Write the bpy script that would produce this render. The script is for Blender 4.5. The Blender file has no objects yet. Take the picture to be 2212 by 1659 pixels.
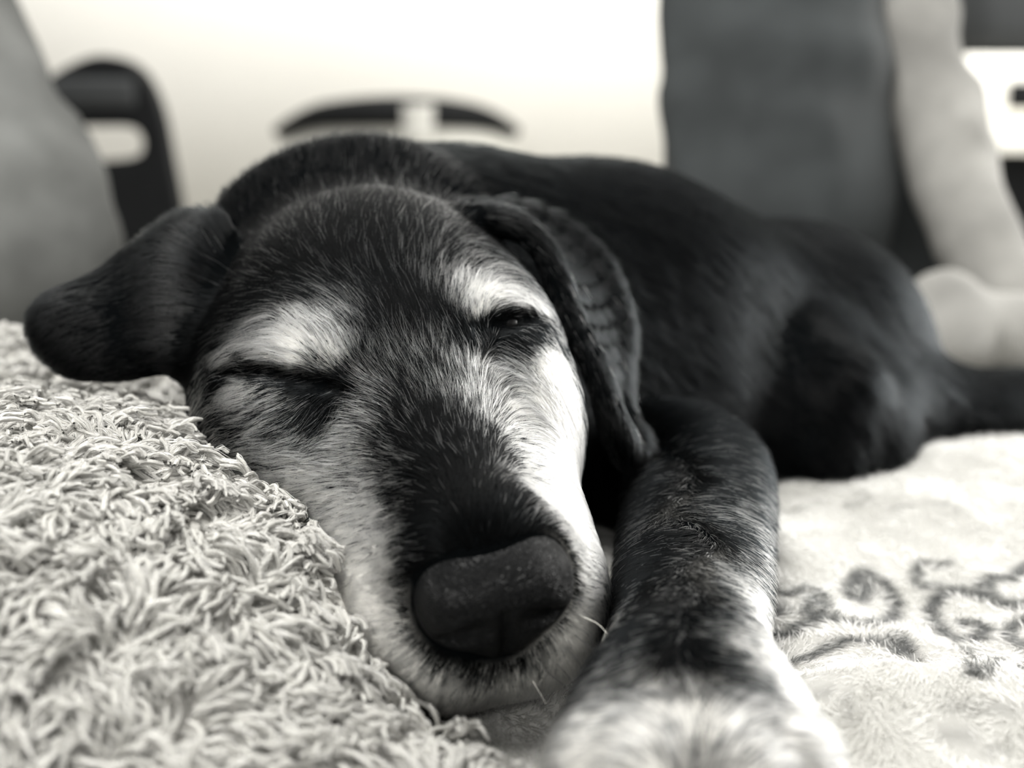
import bpy, math
import numpy as np
from mathutils import Vector, Matrix

# ------------------------------------------------------------------ camera, world, lights, exposure
W_PX, H_PX = 2212.0, 1659.0
F_PX = 2670.0
CAM_H = 0.185
PITCH = math.radians(12.0)
scene = bpy.context.scene
COL = scene.collection

cam_d = bpy.data.cameras.new('camera')
cam = bpy.data.objects.new('camera', cam_d)
COL.objects.link(cam)
cam.location = (0, 0, CAM_H)
cam.rotation_euler = (math.pi / 2 - PITCH, 0, 0)
cam_d.sensor_width = 36.0
cam_d.lens = 36.0 * F_PX / W_PX
cam_d.clip_start = 0.01
cam_d.clip_end = 50
cam_d.dof.use_dof = True
cam_d.dof.focus_distance = 0.412
cam_d.dof.aperture_fstop = 5.2
scene.camera = cam

world = bpy.data.worlds.new('room_daylight')
scene.world = world
world.use_nodes = True
bg = world.node_tree.nodes['Background']
bg.inputs['Color'].default_value = (1.0, 0.985, 0.94, 1)
bg.inputs['Strength'].default_value = 0.08


def area(name, loc, aim, size, power, color=(1, 0.985, 0.95)):
    d = bpy.data.lights.new(name, 'AREA')
    d.shape = 'RECTANGLE'
    d.size, d.size_y = size
    d.energy = power
    d.color = color
    o = bpy.data.objects.new(name, d)
    COL.objects.link(o)
    o.location = loc
    o.rotation_euler = (Vector(aim) - Vector(loc)).to_track_quat('-Z', 'Y').to_euler()
    return o


area('window_daylight', (1.45, 0.45, 0.95), (0.0, 0.45, 0.08), (1.0, 0.9), 11)
area('reading_lamp', (-0.18, 0.30, 1.25), (-0.02, 0.40, 0.08), (0.45, 0.45), 34)
area('front_fill', (-0.45, -1.15, 0.75), (0.0, 0.40, 0.08), (1.1, 0.9), 27)  # unseen soft fill added behind the camera to brighten the face
area('rear_rim_light', (2.3, 1.95, 0.80), (0.4, 0.9, 0.1), (1.0, 1.2), 95)  # unseen light added for bright right edges and sheen on the coat
area('wall_fill', (0.0, 1.9, 2.3), (0.0, 3.6, 0.3), (5.5, 0.9), 208)  # unseen light added to brighten the back wall
scene.cycles.adaptive_threshold = 0.02
scene.cycles.max_bounces = 8
scene.cycles.diffuse_bounces = 3
scene.cycles.glossy_bounces = 4
scene.cycles.transmission_bounces = 6

vs = scene.view_settings
scene.display_settings.display_device = 'sRGB'
vs.view_transform = 'Standard'
vs.look = 'None'
vs.exposure = 0.0
vs.gamma = 1.0
vs.use_curve_mapping = False

# ------------------------------------------------------------------ helpers
rng = np.random.default_rng(7)
CAMC = np.array([0, 0, CAM_H])
VX = np.array([1.0, 0, 0])
VF = np.array([0, math.cos(PITCH), -math.sin(PITCH)])
VU = np.array([0, math.sin(PITCH), math.cos(PITCH)])


def ray(px, py):
    return (px - W_PX / 2) / F_PX * VX - (py - H_PX / 2) / F_PX * VU + VF


def P(px, py, d):
    """world point d metres in front of the lens, used to set out real positions"""
    return CAMC + d * ray(px, py)


def camvec(v):
    return v[0] * VX - v[1] * VU + v[2] * VF


def unit(v):
    v = np.asarray(v, float)
    return v / np.maximum(np.linalg.norm(v, axis=-1, keepdims=True), 1e-12)


def lin(c):
    c = np.asarray(c, float) / 255.0
    return np.where(c <= 0.04045, c / 12.92, ((c + 0.055) / 1.055) ** 2.4)


class Noise:
    """smooth noise: sum of randomly oriented sines"""
    def __init__(self, scale, n=10, seed=0):
        r = np.random.default_rng(seed)
        self.k = unit(r.normal(size=(n, 3))) * (2 * math.pi / scale) * r.uniform(0.6, 1.5, (n, 1))
        self.ph = r.uniform(0, 2 * math.pi, n)
        self.n = n

    def __call__(self, p):
        return np.sin(p @ self.k.T + self.ph).sum(1) / math.sqrt(self.n / 2)


# --- signed distance modelling
class Ell:
    def __init__(self, c, r, rot=None, k=0.01, sub=False):
        self.c = np.asarray(c, np.float32)
        self.r = np.asarray(r if np.ndim(r) else (r, r, r), np.float32)
        self.R = None if rot is None else np.asarray(rot, np.float32)   # rows = axes
        self.k, self.sub = k, sub
        self.rad = float(self.r.max())

    def bound(self):
        return self.c, self.rad

    def d(self, p):
        q = p - self.c
        if self.R is not None:
            q = q @ self.R.T
        a = q / self.r
        k0 = np.sqrt((a * a).sum(1))
        b = a / self.r
        k1 = np.sqrt((b * b).sum(1)) + 1e-9
        return k0 * (k0 - 1) / k1


class Cap:
    def __init__(self, a, b, r1, r2=None, k=0.01, sub=False):
        self.a = np.asarray(a, np.float32)
        self.b = np.asarray(b, np.float32)
        self.r1, self.r2 = r1, (r1 if r2 is None else r2)
        self.k, self.sub = k, sub

    def bound(self):
        return (self.a + self.b) / 2, float(np.linalg.norm(self.b - self.a)) / 2 + max(self.r1, self.r2)

    def d(self, p):
        ba = self.b - self.a
        pa = p - self.a
        h = np.clip((pa @ ba) / (ba @ ba + 1e-12), 0, 1)
        q = pa - h[:, None] * ba
        return np.sqrt((q * q).sum(1)) - (self.r1 + (self.r2 - self.r1) * h)


def chain(pts, rads, k=0.01, sub=False):
    return [Cap(pts[i], pts[i + 1], rads[i], rads[i + 1], k, sub) for i in range(len(pts) - 1)]


def fold(prims, p):
    """smooth union / subtraction of the primitives at points p"""
    d = None
    for q in prims:
        e = q.d(p)
        if d is None:
            d = np.full(len(p), 9.0, np.float32) if q.sub else e
            continue
        k = q.k
        if q.sub:
            e = -e
            h = np.maximum(k - np.abs(d - e), 0) / k
            d = np.maximum(d, e) + h * h * k * 0.25
        else:
            h = np.maximum(k - np.abs(d - e), 0) / k
            d = np.minimum(d, e) - h * h * k * 0.25
    return np.full(len(p), 9.0, np.float32) if d is None else d


class SDF:
    def __init__(self, prims):
        self.prims = prims
        bd = [q.bound() for q in prims]
        self.bc = np.array([x[0] for x in bd])
        self.br = np.array([x[1] + q.k for x, q in zip(bd, prims)])

    def __call__(self, p):
        return fold(self.prims, np.ascontiguousarray(p, np.float32))

    def block(self, p, cen, reach):
        """same, for points in a small ball where the distance cannot exceed reach"""
        far = np.linalg.norm(self.bc - cen, axis=1) - self.br
        return fold([self.prims[i] for i in np.nonzero(far < reach)[0]], np.ascontiguousarray(p, np.float32))

    def near(self, p, cell=0.03, reach=0.035):
        """evaluate at many points that all lie near the surface"""
        key = np.floor(p / cell).astype(np.int64)
        kk = (key[:, 0] * 73856093) ^ (key[:, 1] * 19349663) ^ (key[:, 2] * 83492791)
        o = np.argsort(kk, kind='stable')
        cut = np.nonzero(np.diff(kk[o]))[0] + 1
        out = np.empty(len(p), np.float32)
        for idx in np.split(o, cut):
            q = p[idx]
            c = (q.min(0) + q.max(0)) / 2
            h = np.linalg.norm(q.max(0) - q.min(0)) / 2
            out[idx] = self.block(q, c, reach + h)
        return out

    def grad(self, p, e=0.0008):
        g = np.empty((len(p), 3), np.float32)
        for i in range(3):
            o = np.zeros(3, np.float32)
            o[i] = e
            g[:, i] = self.near(p + o) - self.near(p - o)
        return unit(g)

    def trace(self, pix, d0=0.2, d1=2.0):
        """first surface point along each pixel's ray; NaN where nothing is met"""
        r = np.array([ray(*q) for q in pix])
        Ln = np.linalg.norm(r, axis=1)
        t = np.full(len(r), d0)
        s = None
        for _ in range(70):
            s = self(CAMC + t[:, None] * r)
            t = np.where(s < 0.0002, t, np.minimum(t + np.maximum(s, 0.0003) * 0.85 / Ln, d1))
        out = CAMC + t[:, None] * r
        out[t >= d1 - 1e-6] = np.nan
        return out


class Merge(SDF):
    """two bodies that touch with only a tight seam"""
    def __init__(self, A, B, k):
        self.A, self.B, self.k = A, B, k

    def mix(self, a, b):
        h = np.maximum(self.k - np.abs(a - b), 0) / self.k
        return np.minimum(a, b) - h * h * self.k * 0.25

    def __call__(self, p):
        return self.mix(self.A(p), self.B(p))

    def block(self, p, cen, reach):
        return self.mix(self.A.block(p, cen, reach), self.B.block(p, cen, reach))


class Flat(SDF):
    """a soft thing that lies flat on the bed"""
    def __init__(self, A, z):
        self.A, self.z = A, z

    def __call__(self, p):
        return np.maximum(self.A(p), (self.z - p[:, 2]).astype(np.float32))

    def block(self, p, cen, reach):
        return np.maximum(self.A.block(p, cen, reach), (self.z - p[:, 2]).astype(np.float32))


def axis_grid(segs):
    """segs: [(start, end, step), ...] contiguous"""
    out = []
    for a, b, s in segs:
        n = max(1, int(round((b - a) / s)))
        out.append(np.linspace(a, b, n + 1)[:-1])
    out.append(np.array([segs[-1][1]]))
    return np.concatenate(out)


def surface_net(f, gx, gy, gz, B=8):
    nx, ny, nz = len(gx), len(gy), len(gz)
    val = np.full((nx, ny, nz), 1.0, np.float32)
    # block culling
    for ix in range(0, nx, B):
        bx = slice(ix, min(ix + B, nx))
        cen, half, keys = [], [], []
        for iy in range(0, ny, B):
            for iz in range(0, nz, B):
                by, bz = slice(iy, min(iy + B, ny)), slice(iz, min(iz + B, nz))
                lo = np.array([gx[bx][0], gy[by][0], gz[bz][0]])
                hi = np.array([gx[bx][-1], gy[by][-1], gz[bz][-1]])
                cen.append((lo + hi) / 2)
                half.append(np.linalg.norm(hi - lo) / 2)
                keys.append((by, bz))
        dc = f(np.array(cen))
        for j, (by, bz) in enumerate(keys):
            if abs(dc[j]) > half[j] * 1.6 + 0.012:
                val[bx, by, bz] = 1.0 if dc[j] > 0 else -1.0
            else:
                X, Y, Z = np.meshgrid(gx[bx], gy[by], gz[bz], indexing='ij')
                v = f.block(np.stack([X.ravel(), Y.ravel(), Z.ravel()], 1), cen[j], max(dc[j], 0) + 2 * half[j] + 0.004)
                val[bx, by, bz] = v.reshape(X.shape)
    s = val < 0
    g = [gx, gy, gz]
    acc = np.zeros((nx - 1, ny - 1, nz - 1, 3), np.float64)
    cnt = np.zeros((nx - 1, ny - 1, nz - 1), np.int32)
    quads = []
    cross = []
    for ax in range(3):
        sl0 = [slice(None)] * 3
        sl1 = [slice(None)] * 3
        sl0[ax], sl1[ax] = slice(0, -1), slice(1, None)
        a, b = val[tuple(sl0)], val[tuple(sl1)]
        idx = np.argwhere((a < 0) != (b < 0))
        ai, bi = a[tuple(idx.T)], b[tuple(idx.T)]
        t = ai / (ai - bi)
        pos = np.stack([g[k][idx[:, k]] for k in range(3)], 1)
        pos[:, ax] += t * (g[ax][idx[:, ax] + 1] - g[ax][idx[:, ax]])
        u, v = (ax + 1) % 3, (ax + 2) % 3
        ok = np.ones(len(idx), bool)
        dims = (nx, ny, nz)
        for du in (0, -1):
            for dv in (0, -1):
                c = idx.copy()
                c[:, u] += du
                c[:, v] += dv
                m = (c[:, u] >= 0) & (c[:, v] >= 0) & (c[:, u] < dims[u] - 1) & (c[:, v] < dims[v] - 1)
                ok &= m
                cm = c[m]
                np.add.at(acc, (cm[:, 0], cm[:, 1], cm[:, 2]), pos[m])
                np.add.at(cnt, (cm[:, 0], cm[:, 1], cm[:, 2]), 1)
        cross.append((ax, u, v, idx[ok], (ai < 0)[ok]))
    act = np.argwhere(cnt > 0)
    vid = np.full(cnt.shape, -1, np.int64)
    vid[tuple(act.T)] = np.arange(len(act))
    verts = acc[tuple(act.T)] / cnt[tuple(act.T)][:, None]
    for ax, u, v, idx, inside in cross:
        cs = []
        for du, dv in ((0, 0), (-1, 0), (-1, -1), (0, -1)):
            c = idx.copy()
            c[:, u] += du
            c[:, v] += dv
            cs.append(vid[c[:, 0], c[:, 1], c[:, 2]])
        q = np.stack(cs, 1)
        q[~inside] = q[~inside][:, ::-1]
        quads.append(q)
    return verts, np.concatenate(quads)


def raw_mesh(name, verts, faces, smooth=True):
    me = bpy.data.meshes.new(name)
    faces = np.asarray(faces)
    n, k = faces.shape
    me.vertices.add(len(verts))
    me.vertices.foreach_set('co', np.asarray(verts, np.float32).ravel())
    me.loops.add(n * k)
    me.loops.foreach_set('vertex_index', faces.astype(np.int32).ravel())
    me.polygons.add(n)
    me.polygons.foreach_set('loop_start', np.arange(0, n * k, k, dtype=np.int32))
    me.update(calc_edges=True)
    me.validate()
    if smooth:
        me.polygons.foreach_set('use_smooth', np.ones(len(me.polygons), bool))
    me.update()
    return me


def link(name, data, mat=None, parent=None, label=None, cat=None, group=None, kind=None):
    o = bpy.data.objects.new(name, data)
    COL.objects.link(o)
    if mat is not None:
        data.materials.append(mat)
    if parent is not None:
        o.parent = parent
    for k_, v_ in (('label', label), ('category', cat), ('group', group), ('kind', kind)):
        if v_:
            o[k_] = v_
    return o


def set_col(me, name, rgb, domain='POINT'):
    a = me.attributes.new(name, 'FLOAT_COLOR', domain)
    c = np.ones((len(rgb), 4), np.float32)
    c[:, :3] = rgb
    a.data.foreach_set('color', c.ravel())


# --- materials
def mat_new(name):
    m = bpy.data.materials.new(name)
    m.use_nodes = True
    return m, m.node_tree, m.node_tree.nodes['Principled BSDF']


def mat_plain(name, col, rough=0.6, spec=0.4, noise=0.0, scale=20.0, bump=0.0, metallic=0.0, sheen=0.0):
    m, nt, b = mat_new(name)
    b.inputs['Base Color'].default_value = (*col, 1)
    b.inputs['Roughness'].default_value = rough
    b.inputs['Specular IOR Level'].default_value = spec
    b.inputs['Metallic'].default_value = metallic
    b.inputs['Sheen Weight'].default_value = sheen
    if noise or bump:
        tc = nt.nodes.new('ShaderNodeTexCoord')
        n = nt.nodes.new('ShaderNodeTexNoise')
        n.inputs['Scale'].default_value = scale
        n.inputs['Detail'].default_value = 5
        nt.links.new(tc.outputs['Object'], n.inputs['Vector'])
        if noise:
            mx = nt.nodes.new('ShaderNodeMix')
            mx.data_type = 'RGBA'
            mx.inputs[6].default_value = (*(np.clip(np.array(col) * (1 - noise), 0, 1)), 1)
            mx.inputs[7].default_value = (*(np.clip(np.array(col) * (1 + noise), 0, 1)), 1)
            nt.links.new(n.outputs['Fac'], mx.inputs[0])
            nt.links.new(mx.outputs[2], b.inputs['Base Color'])
        if bump:
            bp = nt.nodes.new('ShaderNodeBump')
            bp.inputs['Strength'].default_value = bump
            bp.inputs['Distance'].default_value = 0.01
            nt.links.new(n.outputs['Fac'], bp.inputs['Height'])
            nt.links.new(bp.outputs['Normal'], b.inputs['Normal'])
    return m


def mat_attr(name, attr, rough=0.5, spec=0.4, bump=0.0, scale=600.0, sheen=0.0):
    m, nt, b = mat_new(name)
    at = nt.nodes.new('ShaderNodeAttribute')
    at.attribute_name = attr
    nt.links.new(at.outputs['Color'], b.inputs['Base Color'])
    b.inputs['Roughness'].default_value = rough
    b.inputs['Specular IOR Level'].default_value = spec
    b.inputs['Sheen Weight'].default_value = sheen
    if bump:
        tc = nt.nodes.new('ShaderNodeTexCoord')
        n = nt.nodes.new('ShaderNodeTexNoise')
        n.inputs['Scale'].default_value = scale
        n.inputs['Detail'].default_value = 3
        nt.links.new(tc.outputs['Object'], n.inputs['Vector'])
        bp = nt.nodes.new('ShaderNodeBump')
        bp.inputs['Strength'].default_value = bump
        bp.inputs['Distance'].default_value = 0.001
        nt.links.new(n.outputs['Fac'], bp.inputs['Height'])
        nt.links.new(bp.outputs['Normal'], b.inputs['Normal'])
    return m


def hair_object(name, pts, radii, rgb, mat, parent, label=None):
    """pts (N,K,3), radii (N,K), rgb (N,3): one strand object"""
    n, k = pts.shape[:2]
    hc = bpy.data.hair_curves.new(name)
    hc.add_curves([k] * n)
    hc.attributes['position'].data.foreach_set('vector', pts.astype(np.float32).ravel())
    ra = hc.attributes.get('radius') or hc.attributes.new('radius', 'FLOAT', 'POINT')
    ra.data.foreach_set('value', radii.astype(np.float32).ravel())
    ca = hc.attributes.new('strand', 'FLOAT_COLOR', 'CURVE')
    c = np.ones((n, 4), np.float32)
    c[:, :3] = rgb
    ca.data.foreach_set('color', c.ravel())
    hc.update_tag()
    return link(name, hc, mat, parent, label=label, kind='stuff')


def scatter(verts, quads, n, weight=None, r=rng):
    """area-weighted random points: returns positions, face ids, bary weights on quad corners"""
    q = np.asarray(quads)
    tri = np.concatenate([q[:, [0, 1, 2]], q[:, [0, 2, 3]]])
    a, b, c = verts[tri[:, 0]], verts[tri[:, 1]], verts[tri[:, 2]]
    ar = np.linalg.norm(np.cross(b - a, c - a), axis=1)
    if weight is not None:
        ar = ar * weight[tri].mean(1)
    f = r.choice(len(tri), n, p=ar / ar.sum())
    u, v = r.random(n), r.random(n)
    m = u + v > 1
    u[m], v[m] = 1 - u[m], 1 - v[m]
    w = np.stack([1 - u - v, u, v], 1)
    return tri[f], w


def interp(attr, tri, w):
    return (attr[tri] * w[:, :, None]).sum(1) if attr.ndim == 2 else (attr[tri] * w).sum(1)

# ------------------------------------------------------------------ setting
M_WALL = mat_plain('white_wall_paint', (0.86, 0.845, 0.80), 0.8, 0.2, noise=0.02, scale=6)
M_FLOOR = mat_plain('pale_floor', (0.55, 0.54, 0.50), 0.5, 0.4, noise=0.08, scale=8)


def box_mesh(name, boxes, bevel=0.0, seg=2):
    import bmesh
    bm = bmesh.new()
    for (c, s, rz) in boxes:
        mtx = Matrix.Translation(c) @ Matrix.Rotation(rz, 4, 'Z') @ Matrix.Diagonal((*s, 1))
        bmesh.ops.create_cube(bm, size=1, matrix=mtx)
    if bevel:
        bmesh.ops.bevel(bm, geom=bm.edges[:], offset=bevel, segments=seg, affect='EDGES', profile=0.5)
    me = bpy.data.meshes.new(name)
    bm.to_mesh(me)
    bm.free()
    me.polygons.foreach_set('use_smooth', np.ones(len(me.polygons), bool))
    return me


FLOOR_Z = -0.46
link('floor', box_mesh('floor', [((0, 2.0, FLOOR_Z - 0.02), (7, 6.4, 0.04), 0)]), M_FLOOR, kind='structure')
link('wall_back', box_mesh('wall_back', [((0, 3.65, 0.84), (7, 0.1, 2.6), 0)]), M_WALL, kind='structure')

# ------------------------------------------------------------------ the dog: one continuous body
f_ = camvec((0.30, 0.556, -0.778))
r_ = camvec((0.947, -0.217, 0.234))
f_ = unit(f_)
r_ = unit(r_ - f_ * (r_ @ f_))
u_ = np.cross(r_, f_)
if u_[2] < 0:
    u_ = -u_
S0 = P(900, 800, 0.415)
HR = np.stack([r_, f_, u_])     # rows: local axes


def L(a, b, c):
    return S0 + a * r_ + b * f_ + c * u_


def hell(a, b, c, ra, rb, rc, k=0.012, pitch=0.0, roll=0.0, sub=False):
    """ellipsoid in head space; pitch turns it about the side axis, roll about the nose axis"""
    cp, sp = math.cos(pitch), math.sin(pitch)
    cr, sr = math.cos(roll), math.sin(roll)
    A = np.array([[1, 0, 0], [0, cp, sp], [0, -sp, cp]])
    Bm = np.array([[cr, 0, sr], [0, 1, 0], [-sr, 0, cr]])
    return Ell(L(a, b, c), (ra, rb, rc), Bm @ A @ HR, k, sub)


def hcap(p, q, r1, r2, k=0.012, sub=False):
    return Cap(L(*p), L(*q), r1, r2, k, sub)


head = [
    hell(0, -0.080, -0.046, 0.066, 0.078, 0.064, 0.02),             # cranium
    hell(0, -0.037, -0.035, 0.050, 0.050, 0.0355, 0.02),             # forehead
]
for s in (-1, 1):
    head += [
        hell(s * 0.031, -0.036, -0.011, 0.019, 0.022, 0.017, 0.018),   # brow
        hell(s * (0.050 if s < 0 else 0.0425), -0.045, -0.046, 0.026 if s < 0 else 0.0215, 0.050, 0.036, 0.022),  # cheek bone (the far one is pulled in by the pose)
        hell(s * (0.045 if s < 0 else 0.0385), -0.012, -0.034, 0.018 if s < 0 else 0.0165, 0.024, 0.020, 0.016),  # below the eye
        hell(s * (0.040 if s < 0 else 0.030), -0.075, -0.085, 0.040 if s < 0 else 0.034, 0.060, 0.040, 0.03),     # jaw muscle
        hcap((s * 0.022, -0.005, -0.046), (s * 0.0175, 0.066, -0.0430), 0.0290, 0.0235, 0.02),   # lips
    ]
head += [
    hcap((0, -0.020, -0.020), (0, 0.0700, -0.0172), 0.0215, 0.0180, 0.02),    # bridge
    hcap((0, -0.03, -0.075), (0, 0.060, -0.062), 0.030, 0.019, 0.02),        # chin
    hell(0, 0.0705, -0.0220, 0.0268, 0.0165, 0.0205, 0.010),                 # rim that holds the nose
    hell(-0.014, 0.0735, -0.0540, 0.0190, 0.0195, 0.0185, 0.014),            # upper lip under the nose
    hell(0.014, 0.0735, -0.0540, 0.0190, 0.0195, 0.0185, 0.014),
]
head_only = SDF(list(head))


# ears: a thin flap between two edges
def spline(e, t):
    """Catmull-Rom through the points e"""
    e = np.array(e)
    n = len(e) - 1
    e = np.concatenate([[2 * e[0] - e[1]], e, [2 * e[-1] - e[-2]]])
    x = np.clip(np.asarray(t) * n, 0, n - 1e-9)
    i = x.astype(int)
    f = (x - i)[:, None]
    p0, p1, p2, p3 = e[i], e[i + 1], e[i + 2], e[i + 3]
    return 0.5 * (2 * p1 + (p2 - p0) * f + (2 * p0 - 5 * p1 + 4 * p2 - p3) * f ** 2 + (3 * p1 - p0 - 3 * p2 + p3) * f ** 3)


def flap(e1, e2, n=8, m=6, r=0.0032, k=0.006, bulge=0.0, rim=1.0):
    t = np.linspace(0, 1, n)
    A, B = spline(e1, t), spline(e2, t)
    prims = []
    for j in range(m):
        w = j / (m - 1)
        row = A * (1 - w) + B * w + bulge * 4 * w * (1 - w) * np.array([0.15, -0.5, 0.85])
        prims += chain(row, [r * (rim if j in (0, m - 1) else 1.0)] * n, k)
    return prims


ear_r = flap(
    [P(955, 478, 0.505), P(1070, 468, 0.500), P(1150, 510, 0.500), P(1200, 590, 0.500), P(1232, 690, 0.497), P(1285, 790, 0.492), P(1315, 880, 0.490), P(1358, 962, 0.492)],
    [P(970, 465, 0.530), P(1100, 452, 0.538), P(1215, 495, 0.545), P(1295, 570, 0.545), P(1342, 680, 0.540), P(1342, 780, 0.532), P(1335, 870, 0.520), P(1378, 960, 0.505)],
    n=18, m=7, r=0.0030, k=0.006, bulge=-0.007, rim=1.35)
ear_l = flap(
    [P(470, 495, 0.505), P(400, 510, 0.512), P(320, 570, 0.515), P(240, 625, 0.512), P(165, 672, 0.508), P(125, 712, 0.503)],
    [P(430, 790, 0.480), P(360, 755, 0.485), P(300, 765, 0.490), P(240, 768, 0.492), P(180, 766, 0.495), P(138, 745, 0.500)],
    n=12, m=7, r=0.0040, k=0.012, bulge=0.007)
ear_l += [Ell(P(168, 708, 0.505), (0.0105, 0.011, 0.0095), None, 0.012),
          Ell(P(415, 640, 0.515), (0.020, 0.02, 0.020), None, 0.02)]

neck = [
    Cap(P(820, 492, 0.570), P(950, 610, 0.62), 0.0365, 0.056, 0.02),
    Ell(P(775, 545, 0.560), (0.062, 0.035, 0.047), None, 0.022),
    Cap(P(700, 620, 0.57), P(1000, 720, 0.62), 0.052, 0.07, 0.03),
]
trunk = [
    Cap(P(1000, 660, 0.64), P(1290, 715, 0.70), 0.074, 0.083, 0.04),
    Cap(P(1290, 715, 0.70), P(1660, 790, 0.77), 0.083, 0.085, 0.05),
    Cap(P(1150, 960, 0.60), P(1450, 960, 0.63), 0.050, 0.045, 0.05),   # chest
    Ell(P(1740, 800, 0.80), (0.070, 0.09, 0.078), None, 0.05),         # hip
    Ell(P(1760, 950, 0.675), (0.052, 0.055, 0.050), None, 0.04),       # thigh
    Cap(P(1820, 920, 0.70), P(2320, 915, 0.76), 0.034, 0.033, 0.03),   # hind leg, stretched out
    Ell(P(2400, 940, 0.75), (0.040, 0.028, 0.024), None, 0.02),
    # folds of the flank and thigh
    Cap(P(1545, 570, 0.69), P(1610, 770, 0.665), 0.021, 0.014, 0.014),
    Cap(P(1690, 700, 0.70), P(1800, 850, 0.645), 0.019, 0.022, 0.014),
    Cap(P(1800, 850, 0.645), P(1790, 980, 0.628), 0.020, 0.013, 0.014),
    Cap(P(1640, 610, 0.71), P(1880, 860, 0.68), 0.017, 0.019, 0.014),
]
leg_pts = spline([P(1400, 1035, 0.585), P(1500, 1045, 0.545), P(1500, 1180, 0.470), P(1488, 1360, 0.392), P(1486, 1500, 0.345), P(1486, 1600, 0.325)], np.linspace(0, 1, 16))
leg_rad = spline([[0.040], [0.0310], [0.0275], [0.0236], [0.0236], [0.022]], np.linspace(0, 1, 16))[:, 0]
leg = chain(leg_pts, list(leg_rad), 0.001)
leg += [Ell(P(1490, 1600, 0.325), (0.031, 0.034, 0.0225), None, 0.018)]         # paw
for px, py, d, r in ((1310, 1650, 0.312, 0.0145), (1425, 1690, 0.298, 0.0155), (1570, 1692, 0.298, 0.0155), (1690, 1655, 0.312, 0.0145)):
    leg.append(Cap(P(1490 + (px - 1490) * 0.7, 1600, 0.325), P(px, py, d), r, r * 0.95, 0.006))

dog_all = head + neck + trunk + ear_r + ear_l
sdf0 = SDF(list(dog_all))

# closed lids: grooves along the lid lines
lid_l = sdf0.trace([(468, 806), (520, 800), (580, 803), (640, 814), (690, 828), (735, 838)])
lid_r = sdf0.trace([(1040, 716), (1075, 702), (1110, 692), (1145, 684), (1172, 682)])
groove = chain(lid_l, [0.0010, 0.0020, 0.0024, 0.0025, 0.0022, 0.0012], 0.003, True)
groove += chain(lid_r, [0.0010, 0.0018, 0.0022, 0.0018, 0.0010], 0.004, True)

sdf = Flat(Merge(SDF(dog_all + groove), SDF(leg), 0.004), 0.008)

gx = axis_grid([(-0.22, -0.13, 0.003), (-0.13, 0.06, 0.0017), (0.06, 0.13, 0.003), (0.13, 0.42, 0.006)])
gy = axis_grid([(0.24, 0.30, 0.003), (0.30, 0.50, 0.0018), (0.50, 0.58, 0.003), (0.58, 0.92, 0.006)])
gz = axis_grid([(-0.04, 0.0, 0.004), (0.0, 0.18, 0.0019), (0.18, 0.22, 0.005)])
DV, DQ = surface_net(sdf, gx, gy, gz)

# nose leather
nose_prims = [
    hell(0.0008, 0.0840, -0.0210, 0.0208, 0.0145, 0.0150, 0.008),
    hell(-0.0120, 0.0850, -0.0230, 0.0105, 0.0125, 0.0135, 0.008),
    hell(0.0130, 0.0850, -0.0230, 0.0105, 0.0125, 0.0135, 0.008),
    hell(0.0005, 0.0845, -0.0350, 0.0100, 0.0110, 0.0110, 0.010),
]
for s in (-1, 1):
    nose_prims += [hcap((s * 0.0085, 0.1005, -0.0235), (s * 0.0165, 0.0940, -0.0275), 0.0036, 0.0022, 0.004, True)]
nose_prims += [hcap((0, 0.0985, -0.020), (0, 0.094, -0.044), 0.0010, 0.0010, 0.003, True)]
nose_sdf = SDF(nose_prims)
nc = L(0, 0.084, -0.02)
ng = [np.arange(nc[i] - 0.032, nc[i] + 0.032, 0.0011) for i in range(3)]
NV, NQ = surface_net(nose_sdf, *ng)

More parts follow.
